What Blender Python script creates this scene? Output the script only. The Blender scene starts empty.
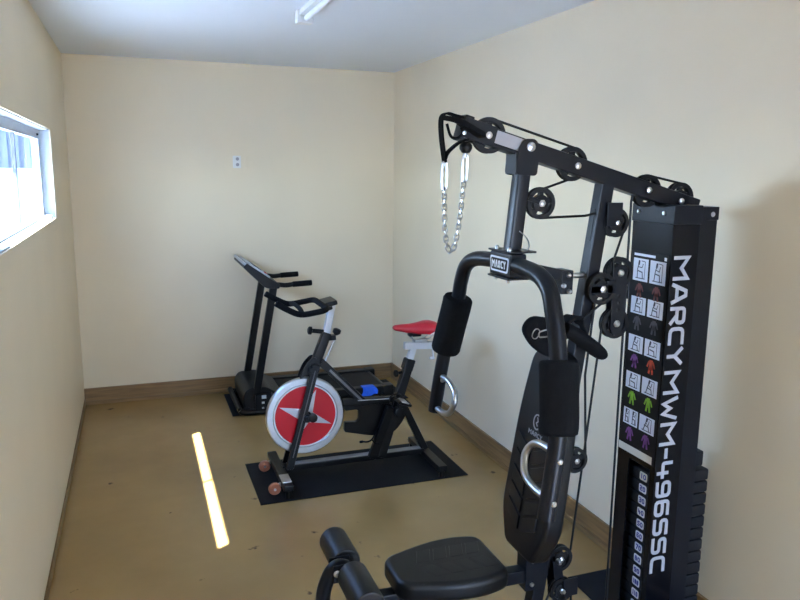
import bpy, bmesh, math, random
from mathutils import Vector, Matrix
random.seed(7)
SC = bpy.context.scene
COL = SC.collection
V = Vector
PI = math.pi

# ------------------------------------------------------------------ materials
def mat(name, col, rough=.5, metal=0., var=.0, vscale=8., bump=0., bscale=120., coat=0., spec=.5):
    m = bpy.data.materials.new(name); m.use_nodes = True
    nt = m.node_tree; b = nt.nodes['Principled BSDF']
    b.inputs['Roughness'].default_value = rough
    b.inputs['Metallic'].default_value = metal
    b.inputs['Specular IOR Level'].default_value = spec
    b.inputs['Coat Weight'].default_value = coat
    b.inputs['Coat Roughness'].default_value = .12
    tc = nt.nodes.new('ShaderNodeTexCoord')
    n = nt.nodes.new('ShaderNodeTexNoise'); n.inputs['Scale'].default_value = vscale
    n.inputs['Detail'].default_value = 5
    nt.links.new(tc.outputs['Object'], n.inputs['Vector'])
    r = nt.nodes.new('ShaderNodeValToRGB')
    r.color_ramp.elements[0].position = .3; r.color_ramp.elements[1].position = .7
    c0 = [max(0, c*(1-var)) for c in col]; c1 = [min(1, c*(1+var)) for c in col]
    r.color_ramp.elements[0].color = (*c0, 1); r.color_ramp.elements[1].color = (*c1, 1)
    nt.links.new(n.outputs['Fac'], r.inputs['Fac'])
    nt.links.new(r.outputs['Color'], b.inputs['Base Color'])
    if bump > 0:
        n2 = nt.nodes.new('ShaderNodeTexNoise'); n2.inputs['Scale'].default_value = bscale
        n2.inputs['Detail'].default_value = 3
        nt.links.new(tc.outputs['Object'], n2.inputs['Vector'])
        bp = nt.nodes.new('ShaderNodeBump'); bp.inputs['Strength'].default_value = bump
        bp.inputs['Distance'].default_value = .002
        nt.links.new(n2.outputs['Fac'], bp.inputs['Height'])
        nt.links.new(bp.outputs['Normal'], b.inputs['Normal'])
    return m

def floor_mat():
    m = mat('vinyl_floor', (.325, .208, .078), .22, var=.13, vscale=2.2, bump=.04, bscale=25, spec=.5)
    nt = m.node_tree; b = nt.nodes['Principled BSDF']
    ramp = b.inputs['Base Color'].links[0].from_node
    tc = [n for n in nt.nodes if n.type == 'TEX_COORD'][0]
    # small scuffs and specks of dirt, with shapes of their own
    ns = nt.nodes.new('ShaderNodeTexNoise'); ns.inputs['Scale'].default_value = 9.; ns.inputs['Detail'].default_value = 4
    nt.links.new(tc.outputs['Object'], ns.inputs['Vector'])
    rp = nt.nodes.new('ShaderNodeValToRGB'); rp.color_ramp.elements[0].position = .70; rp.color_ramp.elements[1].position = .74
    nt.links.new(ns.outputs['Fac'], rp.inputs['Fac'])
    mx = nt.nodes.new('ShaderNodeMixRGB'); mx.inputs['Color2'].default_value = (.10, .062, .03, 1)
    nt.links.new(rp.outputs['Color'], mx.inputs['Fac']); nt.links.new(ramp.outputs['Color'], mx.inputs['Color1'])
    nt.links.new(mx.outputs['Color'], b.inputs['Base Color'])
    return m

def wood_mat():
    m = mat('brown_wood', (.24, .14, .055), .45, var=.3, vscale=3)
    nt = m.node_tree; tc = [n for n in nt.nodes if n.type == 'TEX_COORD'][0]
    mp = nt.nodes.new('ShaderNodeMapping'); mp.inputs['Scale'].default_value = (1, 1, 22)
    n = [n for n in nt.nodes if n.type == 'TEX_NOISE'][0]
    nt.links.new(tc.outputs['Object'], mp.inputs['Vector']); nt.links.new(mp.outputs['Vector'], n.inputs['Vector'])
    return m

def glass_mat():
    m = bpy.data.materials.new('window_glass'); m.use_nodes = True
    nt = m.node_tree; nt.nodes.clear()
    o = nt.nodes.new('ShaderNodeOutputMaterial'); t = nt.nodes.new('ShaderNodeBsdfTransparent')
    t.inputs['Color'].default_value = (.93, .96, .97, 1)
    g = nt.nodes.new('ShaderNodeBsdfGlossy'); g.inputs['Roughness'].default_value = .03
    lw = nt.nodes.new('ShaderNodeLayerWeight'); lw.inputs['Blend'].default_value = .5
    pw = nt.nodes.new('ShaderNodeMath'); pw.operation = 'POWER'; pw.inputs[1].default_value = 5.
    nt.links.new(lw.outputs['Facing'], pw.inputs[0])
    f = nt.nodes.new('ShaderNodeMath'); f.operation = 'MULTIPLY_ADD'; f.inputs[1].default_value = .5; f.inputs[2].default_value = .04
    nt.links.new(pw.outputs[0], f.inputs[0])
    x = nt.nodes.new('ShaderNodeMixShader')
    nt.links.new(f.outputs[0], x.inputs['Fac']); nt.links.new(t.outputs[0], x.inputs[1])
    nt.links.new(g.outputs[0], x.inputs[2]); nt.links.new(x.outputs[0], o.inputs['Surface'])
    return m

M = dict(
    wall=mat('wall_paint', (.75, .65, .475), .55, var=.035, vscale=1.3, bump=.12, bscale=40),
    ceil=mat('ceiling_paint', (.68, .73, .78), .42, var=.02, vscale=1.2, bump=.1, bscale=20),
    floor=floor_mat(), wood=wood_mat(), glass=glass_mat(),
    white=mat('white_paint', (.80, .84, .88), .35, var=.03, vscale=12),
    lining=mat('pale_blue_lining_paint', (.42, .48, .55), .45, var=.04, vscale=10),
    alu=mat('window_frame_paint', (.45, .50, .56), .4, var=.05, vscale=15),
    plastic_w=mat('white_plastic', (.72, .72, .70), .35, var=.02),
    socket_grey=mat('socket_grey_plastic', (.33, .32, .33), .45),
    grey_pl=mat('grey_plastic', (.10, .10, .105), .45, var=.05, spec=0.3),
    paint=mat('charcoal_paint', (.0055, .0068, .0105), .34, var=.1, vscale=20, bump=.05, bscale=300, spec=0.25),
    paint2=mat('black_paint', (.005, .005, .0055), .33, var=.1, vscale=20, spec=0.25),
    shroud=mat('shroud_enamel', (.003, .0034, .0055), .26, var=.1, vscale=6, spec=0.22),
    foam=mat('black_foam', (.006, .006, .007), .95, var=.2, vscale=60, bump=.5, bscale=500, spec=.15),
    vinyl=mat('black_vinyl', (.0045, .005, .006), .42, var=.15, vscale=30, bump=.25, bscale=350, spec=0.3),
    vinylp=mat('black_vinyl_panel', (.006, .0065, .0075), .40, var=.15, vscale=30, bump=.2, bscale=400, spec=0.3),
    pulley=mat('pulley_plastic', (.007, .007, .008), .42, var=.1, spec=0.25),
    cable=mat('black_cable', (.006, .006, .006), .4, spec=0.2),
    iron=mat('cast_iron', (.010, .010, .012), .5, var=.2, vscale=25, bump=.2, bscale=150, spec=0.2),
    chrome=mat('chrome', (.50, .52, .55), .28, 1., var=.04),
    brushed=mat('brushed_steel', (.46, .48, .50), .33, 1., var=.06, vscale=30),
    zincgrey=mat('dull_grey_paint', (.16, .16, .17), .45, var=.1, vscale=30),
    zinc=mat('zinc_plating', (.62, .64, .67), .30, 1., var=.1, vscale=40),
    silverpaint=mat('silver_paint', (.52, .54, .58), .4, .3, var=.05),
    letter=mat('silver_lettering', (.34, .34, .37), .45, var=.03),
    poster=mat('chart_black', (.010, .009, .009), .5, var=.1, spec=0.15),
    paper=mat('chart_white', (.66, .69, .78), .5, var=.03),
    ink=mat('chart_ink', (.035, .035, .06), .6),
    label_ink=mat('label_blue_ink', (.03, .05, .28), .6),
    cream=mat('cream_label', (.62, .60, .52), .5, var=.05),
    fig_red=mat('figure_dark_red', (.13, .025, .018), .6, var=.2, vscale=60),
    fig_grey=mat('figure_grey', (.055, .05, .06), .6, var=.2, vscale=60),
    fig_purple=mat('figure_purple', (.17, .05, .22), .6, var=.3, vscale=60),
    fig_orange=mat('figure_orange', (.50, .06, .02), .6, var=.3, vscale=60),
    fig_green=mat('figure_green', (.20, .42, .02), .6, var=.3, vscale=60),
    mat_rub=mat('black_rubber_mat', (.006, .006, .007), .75, var=.2, vscale=9, bump=.3, bscale=200, spec=0.2),
    navy=mat('navy_rubber_mat', (.0045, .0065, .012), .7, var=.2, vscale=9, bump=.3, bscale=200, spec=0.2),
    red=mat('red_enamel', (.56, .003, .016), .5, var=.04),
    redv=mat('red_vinyl', (.50, .010, .025), .42, var=.06),
    bone=mat('pale_vinyl', (.60, .55, .47), .45, var=.05),
    copper=mat('terracotta_wheel', (.36, .13, .07), .5, var=.12, vscale=40),
    blue=mat('blue_fabric', (.01, .12, .70), .6, var=.1, vscale=40),
    belt=mat('running_belt', (.010, .010, .011), .65, var=.15, vscale=40, bump=.3, bscale=400, spec=0.25),
    ground=mat('pale_concrete', (.36, .37, .39), .9, var=.1, vscale=1.5),
    garden=mat('garden_wall_paint', (.17, .20, .23), .8, var=.12, vscale=2.),
    shed=mat('blue_grey_cladding', (.030, .044, .062), .6, var=.15, vscale=2),
    leafm=mat('door_paint', (.55, .52, .46), .5),
)

# ------------------------------------------------------------------ mesh building
class MB:
    def __init__(s): s.v = []; s.f = []; s.m = []; s.cur = 0
    def add(s, vs, fs):
        o = len(s.v); s.v += [V(p) for p in vs]
        s.f += [[i+o for i in f] for f in fs]; s.m += [s.cur]*len(fs)
        return s
    def bm(s, b):
        b.verts.index_update()
        s.add([v.co.copy() for v in b.verts], [[v.index for v in f.verts] for f in b.faces]); b.free(); return s
    def box(s, c, d, R=None, bev=0., seg=2):
        b = bmesh.new(); bmesh.ops.create_cube(b, size=1)
        for v in b.verts: v.co = V((v.co.x*d[0], v.co.y*d[1], v.co.z*d[2]))
        if bev: bmesh.ops.bevel(b, geom=b.edges[:], offset=bev, segments=seg, affect='EDGES', profile=.5)
        R = R or Matrix()
        for v in b.verts: v.co = (R @ v.co) + V(c)
        return s.bm(b)
    def bb(s, lo, hi, bev=0.):
        lo, hi = V(lo), V(hi); return s.box((lo+hi)/2, hi-lo, None, bev)
    def bar(s, p0, p1, w, h, up=(0, 0, 1), bev=.004):
        """rectangular bar; w across, h along 'up'"""
        p0, p1 = V(p0), V(p1); x = (p1-p0).normalized(); y = V(up).cross(x).normalized(); z = x.cross(y)
        R = Matrix((x, y, z)).transposed().to_4x4()
        return s.box((p0+p1)/2, ((p1-p0).length, w, h), R, bev)
    def tube(s, pts, r, n=12, closed=False, caps=True, flat=1.):
        pts = [V(p) for p in pts]; k = len(pts)
        rs = r if isinstance(r, (list, tuple)) else [r]*k
        T = []
        for i in range(k):
            a = pts[(i-1) % k] if (closed or i > 0) else pts[i]
            b = pts[(i+1) % k] if (closed or i < k-1) else pts[i]
            T.append((b-a).normalized())
        ref = V((0, 0, 1)) if abs(T[0].z) < .9 else V((1, 0, 0))
        u = ref.cross(T[0]).normalized(); vs = []
        for i in range(k):
            u = (u-T[i]*u.dot(T[i])).normalized(); w = T[i].cross(u)
            for j in range(n):
                a = 2*PI*j/n; vs.append(pts[i]+(u*math.cos(a)+w*math.sin(a)*flat)*rs[i])
        fs = []
        for i in range(k if closed else k-1):
            for j in range(n):
                a = i*n+j; b = i*n+(j+1) % n; c = ((i+1) % k)*n+(j+1) % n; d = ((i+1) % k)*n+j
                fs.append([a, b, c, d])
        if caps and not closed:
            fs.append(list(range(n))[::-1]); fs.append([(k-1)*n+j for j in range(n)])
        return s.add(vs, fs)
    def cyl(s, p0, p1, r, n=16): return s.tube([p0, p1], r, n)
    def capsule(s, p0, p1, r, n=18, rnd=.25):
        p0, p1 = V(p0), V(p1); d = (p1-p0).normalized(); e = r*rnd
        return s.tube([p0, p0+d*e*.3, p0+d*e, p1-d*e, p1-d*e*.3, p1], [r-e, r-e*.3, r, r, r-e*.3, r-e], n)
    def lathe(s, prof, c, axis=(0, 1, 0), n=32, closed=False):
        """prof: list of (radius, height along axis)"""
        ax = V(axis).normalized(); ref = V((0, 0, 1)) if abs(ax.z) < .9 else V((1, 0, 0))
        u = ref.cross(ax).normalized(); w = ax.cross(u); vs = []; k = len(prof); c = V(c)
        for (r, h) in prof:
            for j in range(n):
                a = 2*PI*j/n; vs.append(c+ax*h+(u*math.cos(a)+w*math.sin(a))*r)
        fs = []
        for i in range(k if closed else k-1):
            for j in range(n):
                i2 = (i+1) % k
                fs.append([i*n+j, i*n+(j+1) % n, i2*n+(j+1) % n, i2*n+j])
        if not closed:
            if prof[0][0] > 1e-6: fs.append(list(range(n))[::-1])
            if prof[-1][0] > 1e-6: fs.append([(k-1)*n+j for j in range(n)])
        return s.add(vs, fs)
    def prism(s, poly, o, ux, uy, t, bev=0., seg=3):
        """polygon in plane (o,ux,uy) given thickness t along ux x uy"""
        o, ux, uy = V(o), V(ux).normalized(), V(uy).normalized(); nz = ux.cross(uy)
        b = bmesh.new(); k = len(poly)
        lo = [b.verts.new(o+ux*x+uy*y) for x, y in poly]; hi = [b.verts.new(o+ux*x+uy*y+nz*t) for x, y in poly]
        b.faces.new(lo[::-1]); b.faces.new(hi)
        for i in range(k): b.faces.new([lo[i], lo[(i+1) % k], hi[(i+1) % k], hi[i]])
        bmesh.ops.recalc_face_normals(b, faces=b.faces[:])
        if bev:
            es = [e for e in b.edges if (e.verts[0] in lo and e.verts[1] in lo) or (e.verts[0] in hi and e.verts[1] in hi)]
            bmesh.ops.bevel(b, geom=es, offset=bev, segments=seg, affect='EDGES', profile=.5)
        return s.bm(b)
    def loft(s, rings):
        n = len(rings[0]); vs = [p for r in rings for p in r]; fs = []
        for i in range(len(rings)-1):
            for j in range(n): fs.append([i*n+j, i*n+(j+1) % n, (i+1)*n+(j+1) % n, (i+1)*n+j])
        fs.append(list(range(n))[::-1]); fs.append([(len(rings)-1)*n+j for j in range(n)])
        return s.add(vs, fs)
    def stroke(s, pts, o, ux, uy, w, t, closed=False):
        """flat lettering stroke with mitred joints: polyline in plane, width w, thickness t"""
        o, ux, uy = V(o), V(ux), V(uy); nz = ux.normalized().cross(uy.normalized())
        P = [V((x, y, 0)) for x, y in pts]; k = len(P)
        if not closed:
            P[0] = P[0]-(P[1]-P[0]).normalized()*w*.5; P[-1] = P[-1]+(P[-1]-P[-2]).normalized()*w*.5
        Lf, Rt = [], []
        for i in range(k):
            a = (P[i]-P[i-1]).normalized() if (closed or i > 0) else None
            b = (P[(i+1) % k]-P[i]).normalized() if (closed or i < k-1) else None
            d1 = a or b; d2 = b or a; n1 = V((-d1.y, d1.x, 0)); n2 = V((-d2.y, d2.x, 0))
            n = n1+n2; n = n/max(n.dot(n1), .45)
            Lf.append(P[i]+n*w/2); Rt.append(P[i]-n*w/2)
        pt = lambda p, h: o+ux*p.x+uy*p.y+nz*h
        vs = [pt(p, 0) for p in Lf]+[pt(p, 0) for p in Rt]+[pt(p, t) for p in Lf]+[pt(p, t) for p in Rt]
        fs = []
        for i in range(k if closed else k-1):
            j = (i+1) % k
            fs += [[2*k+i, 2*k+j, 3*k+j, 3*k+i], [i, k+i, k+j, j], [i, j, 2*k+j, 2*k+i], [k+j, k+i, 3*k+i, 3*k+j]]
        if not closed: fs += [[0, 2*k, 3*k, k], [k-1, 2*k-1, 4*k-1, 3*k-1]]
        return s.add(vs, fs)

WORLD = {}
def link(o, loc, parent):
    WORLD[o] = V(loc)
    if parent is not None:
        o.parent = parent; o.location = V(loc)-WORLD[parent]
    else: o.location = V(loc)
    COL.objects.link(o)

def build(name, mb, mats, parent=None, label=None, origin=None, sharp=38):
    vs = mb.v
    lo = V([min(p[i] for p in vs) for i in range(3)]); hi = V([max(p[i] for p in vs) for i in range(3)])
    c = V(origin) if origin is not None else ((lo+hi)/2 if parent is not None else V(((lo.x+hi.x)/2, (lo.y+hi.y)/2, lo.z)))
    me = bpy.data.meshes.new(name)
    me.from_pydata([p-c for p in vs], [], mb.f)
    mats = mats if isinstance(mats, (list, tuple)) else [mats]
    for m in mats: me.materials.append(M[m])
    for p, k in zip(me.polygons, mb.m): p.material_index = min(k, len(mats)-1)
    b = bmesh.new(); b.from_mesh(me); bmesh.ops.recalc_face_normals(b, faces=b.faces[:])
    for f in b.faces: f.smooth = True
    for e in b.edges:
        if len(e.link_faces) == 2 and e.calc_face_angle(0) > math.radians(sharp): e.smooth = False
    b.to_mesh(me); b.free()
    o = bpy.data.objects.new(name, me); link(o, c, parent)
    wn = o.modifiers.new('flat_faces', 'WEIGHTED_NORMAL'); wn.keep_sharp = True; wn.weight = 90
    if label: o['label'] = label
    return o

def thing(name, label, cat, loc, group=None):
    o = bpy.data.objects.new(name, None); o.empty_display_size = .1
    link(o, loc, None); o['label'] = label; o['category'] = cat
    if group: o['group'] = group
    return o
def tag(o, label, cat, group=None):
    o['label'] = label; o['category'] = cat
    if group: o['group'] = group
    return o
def struct(name, mb, mats, parent=None):
    o = build(name, mb, mats, parent)
    if parent is None: o['kind'] = 'structure'
    return o
def smooth(pts, n=6, closed=False):
    P = [V(p) for p in pts]; k = len(P); out = []
    for i in range(k if closed else k-1):
        if closed: a, b, c, d = P[(i-1) % k], P[i], P[(i+1) % k], P[(i+2) % k]
        else: a, b, c, d = P[max(i-1, 0)], P[i], P[i+1], P[min(i+2, k-1)]
        for j in range(n):
            t = j/n
            out.append(.5*((2*b)+(c-a)*t+(2*a-5*b+4*c-d)*t*t+(3*b-a-3*c+d)*t**3))
    if not closed: out.append(P[-1])
    return out
def round_poly(poly, r, n=5):
    out = []; k = len(poly)
    for i in range(k):
        p = V((*poly[i], 0)); a = V((*poly[i-1], 0)); b = V((*poly[(i+1) % k], 0))
        rr = min(r[i] if isinstance(r, (list, tuple)) else r, (a-p).length*.48, (b-p).length*.48)
        s = p+(a-p).normalized()*rr; e = p+(b-p).normalized()*rr
        for j in range(n+1):
            t = j/n; q = s*(1-t)**2+p*2*t*(1-t)+e*t*t; out.append((q.x, q.y))
    return out
# glyphs on a unit square; a leading True marks a closed stroke, the number is the corner rounding
GL = {'M': [(False, 0, [(0, 0), (0, 1), (.5, .5), (1, 1), (1, 0)])],
      'A': [(False, 0, [(0, 0), (.36, 1), (.64, 1), (1, 0)]), (False, 0, [(.25, .30), (.75, .30)])],
      'R': [(True, .2, [(0, .42), (0, 1), (1, 1), (1, .42)]), (False, 0, [(0, .4), (0, 0)]), (False, 0, [(.5, .40), (1, 0)])],
      'C': [(False, .28, [(1, 1), (0, 1), (0, 0), (1, 0)])],
      'Y': [(False, 0, [(0, 1), (.5, .5), (1, 1)]), (False, 0, [(.5, .45), (.5, 0)])],
      'W': [(False, 0, [(0, 1), (.25, 0), (.5, .55), (.75, 0), (1, 1)])],
      '-': [(False, 0, [(.05, .5), (.95, .5)])], '4': [(False, .1, [(0, 1), (0, .35), (1, .35)]), (False, 0, [(.72, .7), (.72, 0)])],
      '9': [(True, .28, [(0, .45), (0, 1), (1, 1), (1, .45)]), (False, .28, [(1, .5), (1, 0), (.05, 0)])],
      '6': [(True, .28, [(0, 0), (0, .55), (1, .55), (1, 0)]), (False, .28, [(0, .5), (0, 1), (.95, 1)])],
      '5': [(False, .22, [(1, 1), (0, 1), (0, .53), (1, .53), (1, 0), (0, 0)])],
      '0': [(True, .3, [(0, 0), (0, 1), (1, 1), (1, 0)])], '1': [(False, 0, [(.5, 0), (.5, 1)])],
      '2': [(False, .2, [(0, 1), (1, 1), (1, .5), (0, .5), (0, 0), (1, 0)])],
      '3': [(False, .2, [(0, 1), (1, 1), (1, 0), (0, 0)]), (False, 0, [(.2, .5), (.9, .5)])],
      '7': [(False, 0, [(0, 1), (1, 1), (.4, 0)])], '8': [(True, .2, [(0, 0), (0, 1), (1, 1), (1, 0)]), (False, 0, [(0, .5), (1, .5)])]}
GL['S'] = GL['5']
ADV = {'M': 1.15, 'W': 1.15, 'A': 1., '-': .55, ' ': .32, '1': .6}
def round_line(pts, r, n=3):
    if r <= 0: return pts
    out = [pts[0]]
    for i in range(1, len(pts)-1):
        p = V((*pts[i], 0)); a = V((*pts[i-1], 0)); b = V((*pts[i+1], 0))
        rr = min(r, (a-p).length*.48, (b-p).length*.48); s_ = p+(a-p).normalized()*rr; e = p+(b-p).normalized()*rr
        for j in range(n+1):
            t = j/n; q = s_*(1-t)**2+p*2*t*(1-t)+e*t*t; out.append((q.x, q.y))
    return out+[pts[-1]]
def text(mb, s, o, right, up, total, h, w, t, gap=.2):
    """writes s from o along right; 'total' is the length, h the height, w stroke width"""
    right, up = V(right).normalized(), V(up).normalized()
    adv = [ADV.get(c, .86) for c in s]; k = total/(sum(adv)+gap*(len(s)-1)); x = 0
    for c, a in zip(s, adv):
        if c != ' ':
            for i, (cl, rd, pl) in enumerate(GL[c]):
                pts = [(w/2+px*(a*k-w), w/2+py*(h-w)) for px, py in pl]
                pts = round_poly(pts, rd*h*.9, 3) if (cl and rd) else round_line(pts, rd*h*.9)
                mb.stroke(pts, V(o)+right*x, right, up, w, t*(1-.22*i), cl)
        x += (a+gap)*k
    return mb

# ------------------------------------------------------------------ the room
W, H, D = 2.504, 2.591, 7.3           # width, height, length; back wall at y=0
T = .09                               # wall thickness
WY0, WY1, WZ0, WZ1 = -3.22, -1.27, 1.513, 2.005     # window seen in the photo
m = MB(); m.bb((0, -D, -.1), (W, 0, 0)); fl = struct('floor', m, 'floor')
m = MB(); m.bb((-T, -D-T, H), (W+T, T, H+.12)); struct('ceiling', m, 'ceil')
m = MB(); m.bb((-T, 0, -.1), (W+T, T, H)); struct('wall_back', m, 'wall')
m = MB(); m.bb((W, -D-T, -.1), (W+T, 0, H)); struct('wall_right', m, 'wall')
m = MB()
yc = -4.2
m.bb((-T, yc, -.1), (0, 0, WZ0)); m.bb((-T, yc, WZ1), (0, 0, H)); m.bb((-T, yc, WZ0), (0, WY0, WZ1)); m.bb((-T, WY1, WZ0), (0, 0, WZ1))
m.bb((-T, -D-T, -.1), (0, yc, H))
struct('wall_left', m, 'wall')
DX0, DX1, DZ = 1.45, 2.25, 2.08          # unseen doorway behind the camera, added and sized for its daylight
m = MB(); m.bb((0, -D-T, -.1), (DX0, -D, H)); m.bb((DX1, -D-T, -.1), (W, -D, H)); m.bb((DX0, -D-T, DZ), (DX1, -D, H))
m.bb((DX0, -D-T, -.1), (DX1, -D, 0))
struct('wall_front', m, 'wall')
BB = .128
m = MB(); m.bb((0, -.016, 0), (W, 0, BB), .003); m.bb((0, -.022, 0), (W, -.014, .03), .002); struct('baseboard_back', m, 'wood')
m = MB(); m.bb((W-.016, -D, 0), (W, -.016, BB), .003); m.bb((W-.022, -D, 0), (W-.014, -.022, .03), .002); struct('baseboard_right', m, 'wood')
m = MB(); m.bb((0, -D, 0), (.007, -.016, .05), .002); struct('baseboard_left', m, 'wood')

def window(name, y0, y1, WZ0, WZ1, latch):
    w = bpy.data.objects.new(name, None); link(w, (-.06, (y0+y1)/2, WZ0), None); w['kind'] = 'structure'
    # white lining boards of the recess
    m = MB(); e = .006
    m.bb((-T, y0, WZ1-e), (.002, y1, WZ1)); m.bb((-T, y0, WZ0), (.004, y1, WZ0+e))
    m.bb((-T, y0, WZ0+e), (.002, y0+e, WZ1-e)); m.bb((-T, y1-e, WZ0+e), (.002, y1, WZ1-e))
    build('window_lining', m, 'lining', w)
    xo, xi = -.075, -.045; yb0, yb1, zb0, zb1 = y0+e, y1-e, WZ0+e, WZ1-e
    top = zb1-.050; sr, sl = .075, (.24 if latch else .075)  # near stile widened out of view to end the sun strip
    m = MB(); m.bb((xo, yb0, top), (xi, yb1, zb1), .003); m.bb((xo, yb0, zb0), (xi, yb1, zb0+.020), .003)
    m.bb((xo, yb0, zb0+.02), (xi, yb0+sl, top), .003); m.bb((xo, yb1-sr, zb0+.02), (xi, yb1, top), .003)
    ym = y1-.91
    f = build('window_frame', m, 'alu', w)
    m = MB(); m.bb((xo+.006, ym-.006, zb0+.015), (xi-.006, ym+.006, top+.01), .002); build('mullion', m, 'grey_pl', w)
    g = MB(); g.bb((-.062, yb0+sl-.01, zb0+.015), (-.058, yb1-sr+.01, top+.01)); build('pane', g, 'glass', w)
    if latch:
        g = MB(); g.box((xi+.004, yb1-.13, top+.022), (.012, .014, .012), None, .002); build('latch', g, 'paint2', w)
        g = MB()  # rough mortar left on the sill at the far corner
        for k in range(9):
            g.box((-.02+random.uniform(-.01, .015), y1-.05-k*.022, WZ0+e+.006), (random.uniform(.02, .035), .035, random.uniform(.012, .022)),
                  Matrix.Rotation(random.uniform(-.6, .6), 4, 'Z'), .004)
        build('sill_mortar', g, 'white', w)
    # plain band framing the recess on the room side
    m = MB(); b, th = .068, .011
    for lo, hi in (((0, y0-b, WZ1), (th, y1+b, WZ1+b)), ((0, y0-b, WZ0-b), (th, y1+b, WZ0)), ((0, y0-b, WZ0), (th, y0, WZ1)), ((0, y1, WZ0), (th, y1+b*.7, WZ1))):
        m.bb(lo, hi, .002)
    build('window_casing', m, 'wall', w)
    return w
window('window_1', WY0, WY1, WZ0, WZ1, True)
# unseen doorway added to let daylight in: frame and leaf standing open outwards
dr = bpy.data.objects.new('added_door_1', None); link(dr, ((DX0+DX1)/2, -D-.08, 0), None); dr['kind'] = 'structure'
m = MB(); m.bb((DX0, -D-T, 0), (DX0+.04, -D, DZ)); m.bb((DX1-.04, -D-T, 0), (DX1, -D, DZ)); m.bb((DX0+.04, -D-T, DZ-.04), (DX1-.04, -D, DZ)); build('door_frame', m, 'white', dr)
m = MB(); m.bb((DX1-.03, -D-T-1.0, .01), (DX1+.01, -D-T, DZ-.05), .003); build('door_leaf', m, 'leafm', dr)
# outdoors
m = MB(); m.bb((-.178, -4.4, 2.012), (-T, -.6, 2.10)); struct('added_sun_ledge_1', m, 'ground')      # unseen ledge added outside to cut the sun strip to width
m = MB(); m.bb((-9, 7.0, -.12), (-.15, 7.2, 1.735)); m.bb((-9.0, 6.96, 1.735), (-.15, 7.24, 1.77)); struct('boundary_wall', m, 'garden')
m = MB(); m.bb((-40, -40, -.3), (40, 60, -.12)); struct('ground', m, 'ground')
m = MB(); m.bb((-7, 10.5, -.12), (-.25, 13, 3.4))
for k in range(33): m.bb((-6.95+k*.2, 10.46, -.1), (-6.85+k*.2, 10.5, 3.35))
m.bb((-7.2, 10.2, 3.4), (-.1, 13.2, 3.5))
sh = build('shed', m, 'shed'); tag(sh, 'blue-grey ribbed shed standing outside, seen through the window glass', 'shed')

# wall fittings
t = thing('wall_outlet', 'small white double socket plate high on the back wall', 'outlet', (1.203, 0, 1.85))
m = MB(); m.bb((1.172, -.011, 1.804), (1.234, 0, 1.898), .003); build('plate', m, 'plastic_w', t)
for z in (1.874, 1.830):
    m = MB(); m.lathe([(.013, 0), (.013, .002), (.009, .004)], (1.207, -.010, z), (0, -1, 0), 18); build('socket', m, 'socket_grey', t, 'grey socket face')
m = MB(); m.bb((1.277, -.007, 1.806), (1.345, 0, 1.894), .003)
tag(build('blank_outlet_plate', m, 'wall', None), 'blank cover plate painted wall colour, right of the white socket', 'cover plate')
t = thing('ceiling_light', 'slim white batten tube light on the ceiling', 'ceiling light', (1.292, -2.75, H))
m = MB(); m.bb((1.262, -3.42, H-.028), (1.322, -2.06, H), .004); build('batten_body', m, 'plastic_w', t)
m = MB(); m.capsule((1.292, -3.38, H-.045), (1.292, -2.10, H-.045), .014, 14); build('light_tube', m, 'white', t)
for y in (-3.40, -2.04):
    m = MB(); m.bb((1.250, y-.03, H-.064), (1.334, y+.03, H), .006); build('end_cap', m, 'plastic_w', t)

# ------------------------------------------------------------------ mats
def floor_mat_obj(name, x0, y0, x1, y1, th, mt, label):
    m = MB(); m.bb((x0, y0, 0), (x1, y1, th), .002); return tag(build(name, m, mt), label, 'mat')
floor_mat_obj('exercise_mat', .995, -2.145, 2.235, -1.56, .006, 'mat_rub', 'black rubber mat on the floor under the exercise bike')
floor_mat_obj('exercise_mat', 1.035, -.635, 2.42, -.085, .006, 'navy', 'dark navy mat under the treadmill by the back wall')
floor_mat_obj('exercise_mat', 2.182, -4.45, 2.475, -3.305, .006, 'navy', 'dark navy mat under the weight stack along the right wall')

# ------------------------------------------------------------------ the multi gym
Y0 = -3.753
gym = thing('home_gym', 'black multi gym with weight tower, press arms, padded seat and back pad', 'home gym', (1.75, Y0, 0))
def G(name, mb, mt, label=None, parent=None): return build(name, mb, mt, parent or gym, label)
def bolt(p, axis, parent, r=.008, name='bolt', L=.006):
    m = MB(); m.lathe([(r, 0), (r, L*.5), (r*.6, L), (0.0001, L)], p, axis, 14); return build(name, m, 'zinc', parent)

# frame
m = MB(); m.bar((1.02, Y0, .045), (2.44, Y0, .045), .05, .05); beam = G('floor_beam', m, 'paint')
m = MB(); m.bar((1.04, Y0-.32, .03), (1.04, Y0+.32, .03), .05, .045)
for s in (-1, 1): m.bb((1.01, Y0+s*.32-.02, 0), (1.07, Y0+s*.32+.02, .056), .004)
G('front_foot', m, 'paint')
m = MB(); m.bar((2.44, Y0-.24, .03), (2.44, Y0+.20, .03), .05, .046); G('rear_foot', m, 'paint')
PB, PT = V((1.706, Y0, .06)), V((1.934, Y0, 1.765))
def post(z): return PB+(PT-PB)*((z-PB.z)/(PT.z-PB.z))
m = MB(); m.bar(PB, PT, .05, .05, (1, 0, 0), .006); mp = G('main_post', m, 'paint')
m = MB(); q = post(1.62); ux = (PT-PB).normalized()
m.bar(q-ux*.055, q+ux*.055, .018, .054, (1, 0, 0), .001); build('slot', m, 'paint2', mp)
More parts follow.
